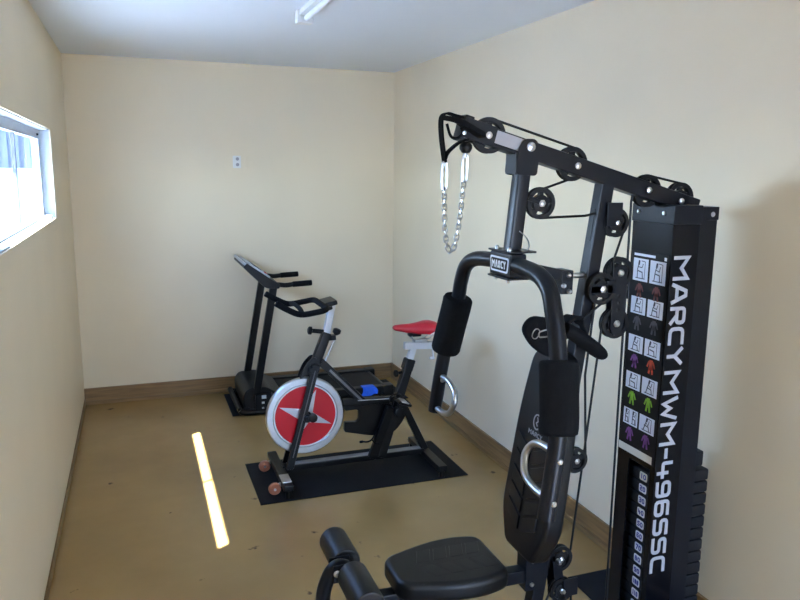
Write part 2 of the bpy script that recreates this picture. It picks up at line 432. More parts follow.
# boom, rising to the front
BF, BR = V((1.402, Y0, 1.930)), V((2.318, Y0, 1.680))
bd = (BR-BF).normalized(); bn = V((-bd.z, 0, bd.x))
if bn.z < 0: bn = -bn
def boom(x): return BF+bd*((x-BF.x)/bd.x)
m = MB(); m.bar(BF, BR, .052, .058, (0, 0, 1), .005)
for s in (-1, 1): m.bar(boom(1.395)+V((0, s*.03, 0)), boom(1.50)+V((0, s*.03, 0)), .006, .062, (0, 0, 1), .001)
bm_ = G('boom', m, 'paint')
m = MB(); m.bar(boom(1.50)+V((0, -.0275, .004)), boom(1.602)+V((0, -.0275, .004)), .002, .040, (0, 0, 1), .0005); build('warning_label', m, 'letter', bm_, 'silver label plate')
m = MB(); m.bar(boom(1.40)-bd*.012, boom(1.40)+bd*.02, .060, .078, (0, 0, 1), .004); build('boom_end_cap', m, 'paint2', bm_)
for x in (1.477, 1.805, 2.094, 2.235): bolt(boom(x)+V((0, -.030, 0)), (0, -1, 0), bm_, .011)
# pivot bracket under the boom
m = MB()
for s in (-1, 1): m.prism(round_poly([(1.572, 1.790), (1.648, 1.786), (1.656, 1.875), (1.640, 1.902), (1.598, 1.902), (1.578, 1.865)], .014), (0, Y0+s*.035+.003, 0), (1, 0, 0), (0, 0, 1), .006, 0)
m.bb((1.573, Y0-.034, 1.792), (1.581, Y0+.034, 1.86))
br = G('pivot_bracket', m, 'paint')
bolt((1.622, Y0-.039, 1.877), (0, -1, 0), br, .015)
m = MB(); m.bar((1.620, Y0, 1.865), (1.585, Y0, 1.50), .05, .05, (1, 0, 0), .012); vt = G('swing_tube', m, 'paint')
m = MB(); m.tube(smooth([(1.598, Y0-.027, 1.61), (1.620, Y0-.035, 1.59), (1.632, Y0-.035, 1.56), (1.615, Y0-.035, 1.54), (1.604, Y0-.028, 1.55)], 5), .002, 6); build('pin_lanyard', m, 'chrome', vt)
# press crossbar bracket with name badge
m = MB(); m.bb((1.545, Y0-.072, 1.464), (1.604, Y0+.072, 1.540), .006)
for z in (1.459, 1.545): m.bb((1.538, Y0-.070, z-.003), (1.640, Y0+.070, z+.003), .001)
bk = G('press_bracket', m, 'paint')
m = MB(); fx = 1.5435
m.prism(round_poly([(-.064, .024), (.064, .024), (.058, -.026), (-.058, -.026)], .010), (fx, Y0, 1.502), (0, -1, 0), (0, 0, 1), -.001)
m.cur = 1
m.prism(round_poly([(-.057, .018), (.057, .018), (.051, -.020), (-.051, -.020)], .008), (fx-.001, Y0, 1.502), (0, -1, 0), (0, 0, 1), -.001)
m.cur = 0
text(m, 'MARCY', (fx-.0022, Y0+.047, 1.489), (0, -1, 0), (0, 0, 1), .094, .025, .0055, -.0008)
build('name_badge', m, ['paper', 'poster'], bk, 'white and black name badge')
for y in (-.045, .04):
    for z, a in ((1.547, 1), (1.457, -1)): bolt((1.555, Y0+y, z), (0, 0, a), bk, .007, L=.012)
# press arms
def press_arm(s, ztop, zbot, label):
    pts = [(1.574, Y0+s*.03, 1.504), (1.572, Y0+s*.12, 1.502), (1.565, Y0+s*.22, 1.492), (1.560, Y0+s*.285, 1.460), (1.557, Y0+s*.318, 1.40),
           (1.557, Y0+s*.345, 1.32), (1.545, Y0+s*.385, 1.19), (1.530, Y0+s*.415, 1.06), (1.510, Y0+s*.437, .862) if s > 0 else (1.490, Y0+s*.437, .825)]
    C = smooth(pts, 6)
    m = MB(); m.tube(C, .0265, 18); a = G('press_arm', m, 'paint', label)
    def at(z):
        c = [p for p in C if p.z <= 1.42]
        for p, q in zip(c, c[1:]):
            if q.z <= z <= p.z: return p+(q-p)*((p.z-z)/(p.z-q.z))
        return c[-1]
    p0, p1 = at(ztop), at(zbot); k = 8
    d = (p1-p0).normalized()
    cc = [p0, p0+d*.004, p0+d*.012]+[at(ztop+(zbot-ztop)*i/k) for i in range(1, k)]+[p1-d*.012, p1-d*.004, p1]
    r = .056
    m = MB(); m.tube(cc, [r-.012, r-.004, r]+[r]*(k-1)+[r, r-.004, r-.012], 24); build('foam_pad', m, 'foam', a, 'thick black foam sleeve')
    h0, h1 = at(1.012), at(.880)
    ins = V((0, -s, 0))
    m = MB(); m.tube(smooth([h0+ins*.02, h0+ins*.09+V((0, 0, -.004)), h0+ins*.138+V((0, 0, -.028)), h0*.5+h1*.5+ins*.158, h1+ins*.138+V((0, 0, .020)), h1+ins*.08, h1+ins*.02], 6), .0115, 14)
    build('grip_handle', m, 'brushed', a, 'bare steel D-shaped handle')
    for z in (.998, .878):
        p = at(z); bolt(p+V((0, -.026, 0)), (0, -1, 0), a, .009)
    return a
press_arm(1, 1.335, 1.112, 'press arm farther from camera')
press_arm(-1, 1.268, 1.062, 'press arm nearer to camera')
# rear link of the press arms
m = MB()
for s in (-1, 1): m.bar((1.575, Y0+s*.03, 1.500), (1.80, Y0+s*.03, 1.452), .006, .036, (0, 0, 1), .001)
m.bb((1.762, Y0-.036, 1.395), (1.806, Y0+.036, 1.475), .003)
lk = G('link_bracket', m, 'paint')
for x, z in ((1.785, 1.46), (1.768, 1.425), (1.79, 1.405)): bolt((x, Y0-.036, z), (0, -1, 0), lk, .008, L=.012)
m = MB(); m.cyl((1.80, Y0, 1.452), (1.868, Y0, 1.452), .01); build('stop_bolt', m, 'zinc', lk)

# pulleys (groove wheel with open web)
def pulley_mesh(r):
    m = MB(); h = .011
    m.lathe([(r, h), (r*.93, h*.45), (r*.93, -h*.45), (r, -h), (r*.74, -h), (r*.72, -h*.6), (r*.72, h*.6), (r*.74, h)], (0, 0, 0), (0, 1, 0), 36, closed=True)
    m.lathe([(r*.14, h), (r*.54, h*.8), (r*.54, -h*.8), (r*.14, -h)], (0, 0, 0), (0, 1, 0), 24, closed=True)
    for k in range(5):
        a = 2*PI*k/5+.3; d = V((math.cos(a), 0, math.sin(a)))
        m.bar(d*r*.5, d*r*.76, h*1.1, r*.36, V((-d.z, 0, d.x)), .002)
    return m
PM = {}
def pulley(c, r=.05, y=0., nut=True):
    c = V((c[0], Y0+y, c[1])); k = round(r, 3)
    if k not in PM:
        mm = pulley_mesh(r); o = build('pulley', mm, 'pulley', gym, origin=(0, 0, 0)); PM[k] = o.data
        WORLD[o] = c; o.location = c-WORLD[gym]
    else:
        o = bpy.data.objects.new('pulley', PM[k]); link(o, c, gym)
    b = MB(); b.cyl(c+V((0, -.020, 0)), c+V((0, .020, 0)), r*.13, 12)
    for s in (-1, 1): b.lathe([(r*.24, .011*s), (r*.24, .018*s), (r*.12, .022*s), (.0001, .022*s)], c, (0, 1, 0), 6)
    build('axle_bolt', b, 'zinc', o, 'silver bolt')
    return o
p1 = boom(1.489)+bn*.004; p2 = boom(1.797)+bn*.004; p3 = boom(2.105); p4 = boom(2.245)+bn*.012
for p in (p1, p2, p3, p4): pulley((p.x, p.z), .056)
pulley((1.686, 1.698), .052); pulley((1.969, 1.632), .050, -.02); pulley((1.910, 1.410), .055, -.045)
pulley((2.010, 1.456), .055); pulley((2.006, 1.276), .055)
pulley((1.862, .790), .046, -.02); pulley((1.845, .392), .050, .02); pulley((1.838, .285), .048, -.01)
# brackets of the pulleys
m = MB(); m.bar((1.635, Y0, 1.715), (1.690, Y0, 1.698), .034, .016, (0, 0, 1), .002); G('pulley_bracket', m, 'paint')
m = MB(); m.bb((1.925, Y0-.040, 1.640), (1.985, Y0-.033, 1.700), .002); m.bb((1.925, Y0-.040, 1.62), (1.978, Y0-.034, 1.645), .001); G('pulley_bracket', m, 'paint')
m = MB(); m.bb((1.860, Y0-.062, 1.395), (1.95, Y0-.058, 1.425), .001); m.bb((1.925, Y0-.062, 1.392), (1.962, Y0-.03, 1.438), .002); m.bb((1.862, Y0-.062, 1.40), (1.90, Y0-.024, 1.42)); G('pulley_bracket', m, 'paint')
m = MB()
for s in (-1, 1):
    m.prism(round_poly([(1.982, 1.484), (2.038, 1.484), (2.034, 1.250), (2.008, 1.224), (1.980, 1.250)], .02), (0, Y0+s*.0145+.0025, 0), (1, 0, 0), (0, 0, 1), .005)
dp = G('double_pulley_plate', m, 'paint')
for z in (1.375, 1.350, 1.325): bolt((2.008, Y0-.0170, z), (0, -1, 0), dp, .006, 'hole_plug', .002).data.materials[0] = M['poster']
for x, z in ((2.010, 1.456), (2.006, 1.276)): bolt((x, Y0-.0170, z), (0, -1, 0), dp, .012, L=.008)
m = MB(); m.bb((1.80, Y0-.036, .765), (1.868, Y0-.031, .812), .001); G('pulley_bracket', m, 'paint')
m = MB()
for yy in (-.012, .046): m.bar((1.815, Y0+yy, .405), (1.838, Y0+yy, .262), .004, .036, (1, 0, 0), .001)
m.bb((1.838, Y0-.030, .262), (1.90, Y0-.022, .330), .003)
lb = G('pulley_bracket', m, 'paint')
for x, z in ((1.815, .405), (1.838, .285)): bolt((x, Y0-.016, z), (0, -1, 0), lb, .010, L=.02)
# cables
def cable(pts, r=.0042):
    m = MB(); m.tube(pts, r, 8); return G('cable', m, 'cable')
def arc(c, r, a0, a1, y=0., n=10): return [V((c[0]+r*math.cos(math.radians(a0+(a1-a0)*i/n)), Y0+y, c[1]+r*math.sin(math.radians(a0+(a1-a0)*i/n)))) for i in range(n+1)]
cable([V((1.40, Y0, 1.885))]+arc((p1.x, p1.z), .053, 200, 72)+arc((p2.x, p2.z), .053, 75, -100)+arc((1.686, 1.698), .049, 75, 275)
      +[V((1.86, Y0-.005, 1.655))]+arc((1.969, 1.632), .047, 100, -10, -.02)+[V((1.966, Y0-.03, 1.50))]+arc((1.910, 1.410), .052, 20, -80, -.045)+[V((1.84, Y0-.04, 1.30))])
cable([V((2.05, Y0, .06)), V((2.047, Y0, 1.70))]+arc((p3.x, p3.z), .053, 180, 80)+arc((p4.x, p4.z), .053, 85, 0)+[V((2.298, Y0, 1.60))])
cable([V((1.955, Y0-.01, 1.46))]+arc((2.010, 1.456), .049, 180, 0)+[V((2.058, Y0, 1.36))])
cable([V((2.05, Y0, 1.275))]+arc((2.006, 1.276), .049, 0, -180)[:0]+arc((2.006, 1.276), .049, 0, 180)+[V((1.893, Y0+.02, .42))]+arc((1.845, .392), .047, 20, -160, .02)+[V((1.72, Y0+.03, .32))])
cable([V((1.897, Y0-.035, 1.36)), V((1.885, Y0-.02, 1.10)), V((1.907, Y0-.02, .79))]+arc((1.862, .790), .043, 0, -60, -.02)+[V((1.80, Y0-.02, .76))])
cable([V((1.793, Y0-.01, .285)), V((1.70, Y0-.01, .06))][::-1]+arc((1.838, .285), .045, 180, 0, -.01)+[V((1.90, Y0, .06))])

# back pad (front face looks towards -x, leaning like the post)
ux = (PT-PB).normalized(); fwd = V((-ux.z, 0, ux.x))          # pad normal towards the user
o0 = post(.445)+fwd*.034
pad = round_poly([(-.095, .0), (.095, .0), (.155, .13), (.138, .52), (.098, .745), (-.098, .745), (-.138, .52), (-.155, .13)], [.03, .03, .05, .1, .07, .07, .1, .05], 6)
m = MB()
m.prism(pad, o0, (0, 1, 0), ux, -.075, .018, 4)
bp = G('back_pad', m, 'vinyl')
front = o0+fwd*.075
def chev(mb, o, ax, side, y0, w, k, hh, th):
    """raised chevron strip: ax forward along pad, side across"""
    for s in (-1, 1):
        mb.prism([(s*.012, y0), (s*w, y0+hh*.55), (s*w, y0+hh*.55+k), (s*.012, y0+k)] if s > 0 else [(s*.012, y0), (s*.012, y0+k), (s*w, y0+hh*.55+k), (s*w, y0+hh*.55)], o, side, ax, th, .003, 2)
m = MB()
nrm = fwd
sd = ux.cross(nrm)       # side x ux = nrm ordering
if sd.cross(ux).dot(nrm) < 0: sd = -sd
for i in range(5): chev(m, front-nrm*.002, ux, sd, .085+i*.062, .098, .050, .07, .008)
build('chevron_panel', m, 'vinylp', bp)
m = MB(); cz = .485
arcp = [(.022*math.cos(math.radians(a)), cz+.026*math.sin(math.radians(a))) for a in range(70, 400, 22)]
m.stroke(arcp, front, sd, ux, .005, .0012); m.stroke([(.004, cz-.012), (-.004, cz-.004), (.006, cz+.004), (0, cz+.016)], front, sd, ux, .004, .0012)
text(m, 'MARCY', front+sd*(-.045)+ux*(cz-.052), sd, ux, .09, .016, .0032, .0012)
build('pad_logo', m, 'letter', bp, 'white printed logo')
for z in (.66, 1.02):
    m = MB(); q = post(z); m.bar(q+fwd*.024, q+fwd*.034, .09, .10, ux, .002); build('mount_plate', m, 'paint', bp)
# seat
zs = .412
seat = round_poly([(1.175, Y0+.095), (1.36, Y0+.150), (1.47, Y0+.155), (1.562, Y0+.128), (1.562, Y0-.128), (1.47, Y0-.155), (1.36, Y0-.150), (1.175, Y0-.095)], [.05, .2, .1, .035, .035, .1, .2, .05], 6)
m = MB(); m.prism(seat, (0, 0, zs), (1, 0, 0), (0, 1, 0), .070, .022, 4); sp = G('seat_pad', m, 'vinyl')
m = MB()
for i in range(4): chev(m, V((1.55, Y0, zs+.068)), V((-1, 0, 0)), V((0, -1, 0)) if V((0, -1, 0)).cross(V((-1, 0, 0))).z > 0 else V((0, 1, 0)), .04+i*.062, .085, .050, -.05, .0035)
build('chevron_panel', m, 'vinylp', sp)
m = MB(); m.bar((1.03, Y0, .385), (1.72, Y0, .372), .05, .05, (0, 0, 1), .006); m.bb((1.28, Y0-.05, .400), (1.47, Y0+.05, .413)); stt = G('seat_tube', m, 'paint')
m = MB(); m.bb((1.675, Y0-.034, .32), (1.755, Y0+.034, .455), .003); sb = G('seat_bracket', m, 'paint')
for z in (.345, .435): bolt((1.70, Y0-.034, z), (0, -1, 0), sb, .008, L=.008)
m = MB(); m.bar((1.055, Y0, .40), (1.045, Y0, .05), .05, .05, (1, 0, 0), .006); G('front_leg', m, 'paint')
# leg developer with foam rollers
m = MB(); m.tube(smooth([(1.022, Y0-.006, .526), (.99, Y0-.006, .534), (.962, Y0-.006, .505), (.942, Y0-.006, .43), (.950, Y0-.006, .30), (.985, Y0-.006, .17)], 6), .024, 14)
m.cyl((1.03, Y0-.24, .518), (1.03, Y0+.21, .518), .012); m.cyl((.985, Y0-.21, .17), (.985, Y0+.21, .17), .012)
m.bb((.97, Y0-.035, .493), (1.04, Y0-.029, .553), .002); m.bb((.97, Y0+.018, .493), (1.04, Y0+.024, .553), .002)
m.bar((1.0, Y0-.006, .51), (1.07, Y0-.006, .40), .03, .03, (1, 0, 0))
ld = G('leg_developer', m, 'paint')
bolt((.982, Y0-.035, .526), (0, -1, 0), ld, .012, L=.008)
for x, z in ((1.03, .518), (.985, .17)):
    for a, b in ((.028, .20), (-.232, -.040)):
        m = MB(); m.capsule((x, Y0+a, z), (x, Y0+b, z), .050, 24, .16); build('foam_roller', m, 'vinyl', ld, 'shiny black padded roller')

# weight tower
XT, YF, YN = 2.150, -3.637, -3.853
m = MB(); t_ = .003
m.bb((XT, YN, .735), (XT+t_, YF, 1.66)); m.bb((XT, -3.705, .02), (XT+t_, YF, .735)); m.bb((XT, YN, .02), (XT+t_, -3.826, .735)); m.bb((XT, -3.826, .02), (XT+t_, -3.705, .10))
m.bb((XT+t_, YN, .02), (2.262, YN+t_, 1.68))                                  # side towards the camera
m.bb((XT+t_, YF-t_, .02), (2.262, YF, 1.66))                                  # far side
sw = G('shroud', m, 'shroud', 'tall black sheet-metal weight shroud')
m = MB(); m.prism([(2.262, YN), (2.346, YN+.012), (2.346, YN+.015), (2.262, YN+.003)], (0, 0, .02), (1, 0, 0), (0, 1, 0), 1.665); G('rear_panel', m, 'paint')
m = MB(); m.bb((XT-.004, YN-.004, 1.627), (2.268, YF+.004, 1.692), .003); m.bb((2.27, YN+.004, 1.64), (2.345, YF, 1.686), .002); cp = G('tower_cap', m, 'paint')
for y in (-3.672, -3.806): bolt((XT-.004, y, 1.663), (-1, 0, 0), cp, .008)
bolt((2.318, YN+.006, 1.660), (0, -1, 0), cp, .009)
m = MB(); text(m, 'MARCY', (2.162, YN-.0002, 1.520), (0, 0, -1), (1, 0, 0), .388, .068, .0135, .0012, .12); build('shroud_lettering', m, 'letter', sw, 'silver name lettering reading downwards')
m = MB(); text(m, 'MWM-4965SC', (2.158, YN-.0002, 1.112), (0, 0, -1), (1, 0, 0), .778, .068, .0135, .0012, .12); build('shroud_lettering', m, 'letter', sw, 'silver model lettering reading downwards')
# exercise chart
m = MB(); xs = XT-.0006
def quad(y0, y1, z0, z1, k, lift=1):
    m.cur = k; m.bb((XT-.0006*lift-.0006, min(y0, y1), min(z0, z1)), (XT-.0004*lift, max(y0, y1), max(z0, z1)))
NM = ['poster', 'paper', 'ink', 'cream', 'fig_red', 'fig_grey', 'fig_purple', 'fig_orange', 'fig_green']
quad(-3.645, -3.847, .752, 1.522, 0)
quad(-3.660, -3.775, 1.503, 1.512, 1, 2); quad(-3.822, -3.834, 1.499, 1.511, 1, 2)
quad(-3.642, -3.832, .755, .783, 3, 2)
cols = ((-3.659, -3.740), (-3.751, -3.833)); rows = ((1.494, 1.412), (1.353, 1.290), (1.209, 1.146), (1.067, 1.004), (.925, .863))
body = ((4, 4), (5, 5), (6, 7), (8, 8), (6, 6))
rr = random.Random(3)
for r, (za, zb) in enumerate(rows):
    for c, (ya, yb) in enumerate(cols):
        quad(ya, yb, za, zb, 1, 2)
        n = 2 if r == 4 and c == 0 else 1
        for k in range(n):          # line figure on a bench
            w = (yb-ya)/n; o = V((XT-.002, ya+w*k, zb)); h = za-zb
            m.cur = 2; Rr, U = V((0, -1, 0)), V((0, 0, 1)); aw = abs(w)
            P = lambda *q: [(x*aw, y*h) for x, y in q]
            j = rr.uniform(-.08, .08); tk = .0042
            m.stroke(P((.30, .16), (.34+j, .52), (.42+j, .78)), o, Rr, U, tk, -.0004)
            m.stroke(P((.42+j, .76), (.44+j, .86)), o, Rr, U, .009, -.0004)
            m.stroke(P((.36+j, .62), (.60, .56-j), (.66, .76)), o, Rr, U, .003, -.0004)
            m.stroke(P((.36, .44), (.62, .40), (.66, .14)), o, Rr, U, tk, -.0004)
            m.stroke(P((.20, .12), (.80, .12)), o, Rr, U, .003, -.0004)
            m.stroke(P((.78, .14), (.80, .88), (.55, .90)), o, Rr, U, .0025, -.0004)
        # muscle figure below
        zc = zb-.006; yc = (ya+yb)/2; k = body[r][c]; o = V((XT-.002, yc, zc)); Rr, U = V((0, -1, 0)), V((0, 0, 1)); m.cur = k
        m.stroke([(0, -.012), (0, -.030)], o, Rr, U, .018, -.0004)
        m.stroke([(-.012, -.012), (-.019, -.028)], o, Rr, U, .007, -.0004); m.stroke([(.012, -.012), (.019, -.028)], o, Rr, U, .007, -.0004)
        m.stroke([(-.006, -.032), (-.009, -.050)], o, Rr, U, .009, -.0004); m.stroke([(.006, -.032), (.009, -.050)], o, Rr, U, .009, -.0004)
build('exercise_chart', m, NM, sw, 'printed exercise chart of small pictures')
# weight stack
NP = 13
for i in range(NP):
    z = .705-i*.0475
    m = MB(); m.bb((2.168, -3.835, z-.0455), (2.418, -3.660, z), .008); w = G('weight_plate', m, 'iron')
    n = MB(); n.prism(round_poly([(0, -.036), (.042, -.036), (.042, -.004), (0, -.004)], .008), (2.1675, -3.752, z-.003), (0, -1, 0), (0, 0, 1), -.0008)
    n.cur = 1; text(n, str((i+1)*10), (2.1669, -3.758, z-.033), (0, -1, 0), (0, 0, 1), .030, .020, .0046, -.0006, .16)
    build('weight_label', n, ['cream' if i == 0 else 'paper', 'label_ink'], w, 'pale numbered sticker')
m = MB(); m.bb((2.20, -3.825, .716), (2.395, -3.67, .775), .006); m.bb((2.24, -3.77, .704), (2.30, -3.73, .72)); G('stack_top', m, 'iron')
for x in (2.225, 2.335):
    m = MB(); m.cyl((x, Y0+.005, .07), (x, Y0+.005, 1.65), .009); G('guide_rod', m, 'chrome')
m = MB(); m.bb((2.16, -3.845, .062), (2.43, -3.645, .086), .003); G('stack_base', m, 'paint')

# strap hung at the boom end, chain below it
def band(mb, pts, wdt, th, side=(0, 1, 0)):
    P = [V(p) for p in pts]; sd_ = V(side).normalized(); rings = []
    for i, p in enumerate(P):
        d = (P[min(i+1, len(P)-1)]-P[max(i-1, 0)]).normalized(); n = d.cross(sd_).normalized()
        rings.append([p+sd_*wdt/2+n*th/2, p-sd_*wdt/2+n*th/2, p-sd_*wdt/2-n*th/2, p+sd_*wdt/2-n*th/2])
    mb.loft(rings); return mb
t = thing('ankle_strap', 'black webbing strap looped over the front end of the top boom', 'strap', (1.36, Y0, 1.82))
m = MB()
band(m, smooth([(1.40, Y0-.005, 1.962), (1.368, Y0-.006, 1.968), (1.338, Y0-.012, 1.972), (1.322, Y0-.014, 1.955), (1.324, Y0-.014, 1.90), (1.336, Y0-.014, 1.825)], 6), .030, .005)
band(m, smooth([(1.336, Y0-.014, 1.835), (1.345, Y0-.014, 1.855), (1.375, Y0-.02, 1.882), (1.408, Y0-.02, 1.898)], 5), .026, .006)
build('webbing', m, 'foam', t)
m = MB(); band(m, smooth([(1.330, Y0-.02, 1.958), (1.362, Y0-.046, 1.948), (1.412, Y0-.050, 1.922), (1.44, Y0-.048, 1.908)], 5), .016, .052, (0, 0, 1)); build('padded_cuff', m, 'foam', t)
m = MB(); m.tube(smooth([(1.334, Y0-.03, 1.94), (1.345, Y0-.034, 1.905), (1.365, Y0-.034, 1.897), (1.385, Y0-.034, 1.912), (1.38, Y0-.034, 1.93)], 6), .0045, 8); build('loose_loop', m, 'foam', t)
m = MB(); m.lathe([(.006, 0), (.006, .003), (.0001, .004)], (1.388, Y0-.041, 1.914), (0, -1, 0), 12); build('rivet', m, 'zinc', t, 'silver rivet')
m = MB(); m.lathe([(.0001, -.020), (.013, -.016), (.020, -.004), (.020, .006), (.012, .017), (.0001, .019)], (1.413, Y0, 1.872), (0, 0, 1), 18); G('cable_stopper', m, 'pulley')
ch = thing('hanging_chain', 'silver chain hanging in a loop below the boom end and strap', 'chain', (1.37, Y0, 1.54))
m = MB()
def ring(mb, c, d, side, L, wd, r):
    c, d, side = V(c), V(d).normalized(), V(side).normalized(); pts = []
    for k in range(14):
        a = 2*PI*k/14; pts.append(c+d*(L/2-wd/2)*(1 if math.cos(a) > 0 else -1)*min(1, abs(math.cos(a))*1.6)+d*wd/2*math.cos(a)+side*wd/2*math.sin(a))
    mb.tube(pts, r, 6, closed=True); return mb
path = smooth([(1.337, Y0-.014, 1.745), (1.339, Y0-.013, 1.68), (1.345, Y0-.012, 1.60), (1.353, Y0-.01, 1.565), (1.367, Y0-.008, 1.548), (1.381, Y0-.005, 1.57), (1.392, Y0-.003, 1.62), (1.403, Y0-.001, 1.70), (1.409, Y0, 1.765)], 30)
acc = [0]
for a, b in zip(path, path[1:]): acc.append(acc[-1]+(b-a).length)
NL = 26; pitch = acc[-1]/NL
for k in range(NL):
    s_ = (k+.5)*pitch; i = max(j for j in range(len(acc)) if acc[j] <= s_); i = min(i, len(path)-2)
    d = (path[i+1]-path[i]).normalized(); c = path[i]+d*(s_-acc[i])
    side = d.cross(V((0, 1, 0))) if k % 2 else V((.3, 1, 0)).normalized()
    side = (side-d*side.dot(d)).normalized()
    mm = MB(); ring(mm, c, d, side, pitch*1.42, .0145, .0026); build('chain_link', mm, 'chrome', ch)
for c, d in (((1.336, Y0-.014, 1.783), (0, 0, 1)), ((1.411, Y0, 1.808), (.03, 0, 1))):
    mm = MB(); ring(mm, c, d, (1, .4, 0), .085, .022, .0040); mm.cyl(V(c)+V((0, 0, .032)), V(c)+V((0, 0, .046)), .006, 10); build('snap_hook', mm, 'chrome', ch)

# padded strap hung on the post behind the press arm
ps = thing('padded_strap', 'black padded curved strap hooked on the post behind the nearer press arm', 'strap', (1.80, Y0, 1.15))
m = MB()
lobe = round_poly([(1.700, 1.326), (1.628, 1.338), (1.594, 1.296), (1.630, 1.235), (1.695, 1.192), (1.748, 1.192), (1.768, 1.25), (1.766, 1.305)], [.03, .03, .03, .06, .03, .02, .03, .02], 5)
m.prism(lobe, (0, Y0-.055, 0), (1, 0, 0), (0, 0, 1), .028, .010, 3)
q = smooth([(1.750, Y0-.075, 1.290), (1.80, Y0-.078, 1.262), (1.86, Y0-.076, 1.222), (1.918, Y0-.070, 1.180)], 6)
k = len(q)
m.tube(q, [.040]*(k-4)+[.038, .036, .030, .018], 18, flat=.62)
m.bb((1.742, Y0-.07, 1.245), (1.78, Y0-.03, 1.31), .01)
build('pad', m, 'foam', ps)
m = MB(); band(m, smooth([(1.77, Y0-.05, 1.305), (1.80, Y0-.045, 1.318), (1.835, Y0-.031, 1.305), (1.862, Y0-.031, 1.25)], 5), .012, .05, (0, 0, 1)); build('webbing', m, 'foam', ps)
m = MB(); ring(m, (1.688, Y0-.088, 1.280), (1, 0, .10), (0, 0, 1), .075, .024, .0026); ring(m, (1.640, Y0-.088, 1.280), (.5, 0, 1), (1, 0, -.5), .034, .024, .0018); build('carabiner', m, 'chrome', ps, 'silver carabiner')

# ------------------------------------------------------------------ the bike
YB = -1.84
bike = thing('exercise_bike', 'black spinning bike with red star flywheel and red saddle', 'exercise bike', (1.6, YB, 0))
def B(name, mb, mt, label=None, parent=None): return build(name, mb, mt, parent or bike, label)
m = MB(); m.bar((1.155, YB-.285, .062), (1.155, YB+.25, .062), .055, .036, (0, 0, 1), .005)
for y in (-.275, .24): m.cyl((1.155, YB+y, .006), (1.155, YB+y, .05), .017)
fs = B('front_stabilizer', m, 'paint2')
m = MB(); m.bb((1.128, YB-.235, .079), (1.182, YB-.12, .082), .001); build('steel_plate', m, 'zinc', fs)
for y in (.13, -.205):
    m = MB(); m.lathe([(.016, -.011), (.030, -.013), (.034, -.008), (.034, .008), (.030, .013), (.016, .011)], (1.090, YB+y, .040), (0, 1, 0), 26); w = build('transport_wheel', m, 'copper', fs, 'terracotta-coloured roller wheel')
    m = MB(); m.cyl((1.090, YB+y-.018, .040), (1.090, YB+y+.018, .040), .007); m.bar((1.090, YB+y+.017, .040), (1.150, YB+y+.017, .062), .005, .024); build('axle', m, 'zinc', w)
m = MB(); m.bar((2.072, YB-.30, .060), (2.072, YB+.22, .060), .055, .036, (0, 0, 1), .005)
for y in (-.285, .21): m.cyl((2.072, YB+y, .006), (2.072, YB+y, .05), .017)
B('rear_stabilizer', m, 'paint2')
m = MB(); m.bar((1.17, YB, .072), (2.06, YB, .072), .06, .032, (0, 0, 1), .004); m.cur = 1; m.bar((1.20, YB, .089), (2.04, YB, .089), .046, .004, (0, 0, 1), .001); B('base_beam', m, ['paint2', 'zincgrey'])
# fork legs either side of the flywheel
m = MB()
for s in (-1, 1):
    m.bar((1.205, YB+s*.052, .078), (1.372, YB+s*.045, .690), .024, .044, (1, 0, 0), .004)
m.bar((1.352, YB-.06, .66), (1.352, YB+.06, .66), .05, .03, (0, 0, 1), .004)
fk = B('fork', m, 'paint2')
m = MB(); m.bar((1.224, YB-.066, .15), (1.364, YB-.059, .66), .002, .006, (1, 0, 0), .0005); build('painted_highlight', m, 'grey_pl', fk)  # highlight along the leg's edge, put on as a grey strip
m = MB()
for yy in (.04, -.022): m.prism(round_poly([(1.272, .600), (1.312, .690), (1.365, .740), (1.400, .700), (1.395, .630), (1.335, .640)], .03), (0, YB+yy, 0), (1, 0, 0), (0, 0, 1), .008)
B('wheel_guard', m, 'paint2')
m = MB(); m.bar((1.368, YB, .665), (1.448, YB, .868), .046, .056, (1, 0, 0), .008); B('head_tube', m, 'paint2')
m = MB(); m.bar((1.444, YB, .855), (1.480, YB, 1.032), .034, .040, (1, 0, 0), .004); B('stem_post', m, 'silverpaint', 'bare silver handlebar post')
m = MB(); m.cyl((1.43, YB, .872), (1.360, YB, .883), .013); m.lathe([(.012, 0), (.024, .004), (.024, .018), (.016, .024)], (1.360, YB, .883), (-1, 0, .15), 16); B('adjusting_knob', m, 'paint2')
m = MB(); m.bar((1.455, YB, .835), (1.50, YB-.01, .838), .04, .03); m.lathe([(.010, 0), (.024, .014), (.024, .034), (.014, .040)], (1.498, YB-.01, .850), (.35, 0, 1), 16); B('tension_knob', m, 'paint2')
m = MB(); m.cyl((1.495, YB-.01, .83), (1.435, YB-.01, .70), .006); B('brake_rod', m, 'chrome')
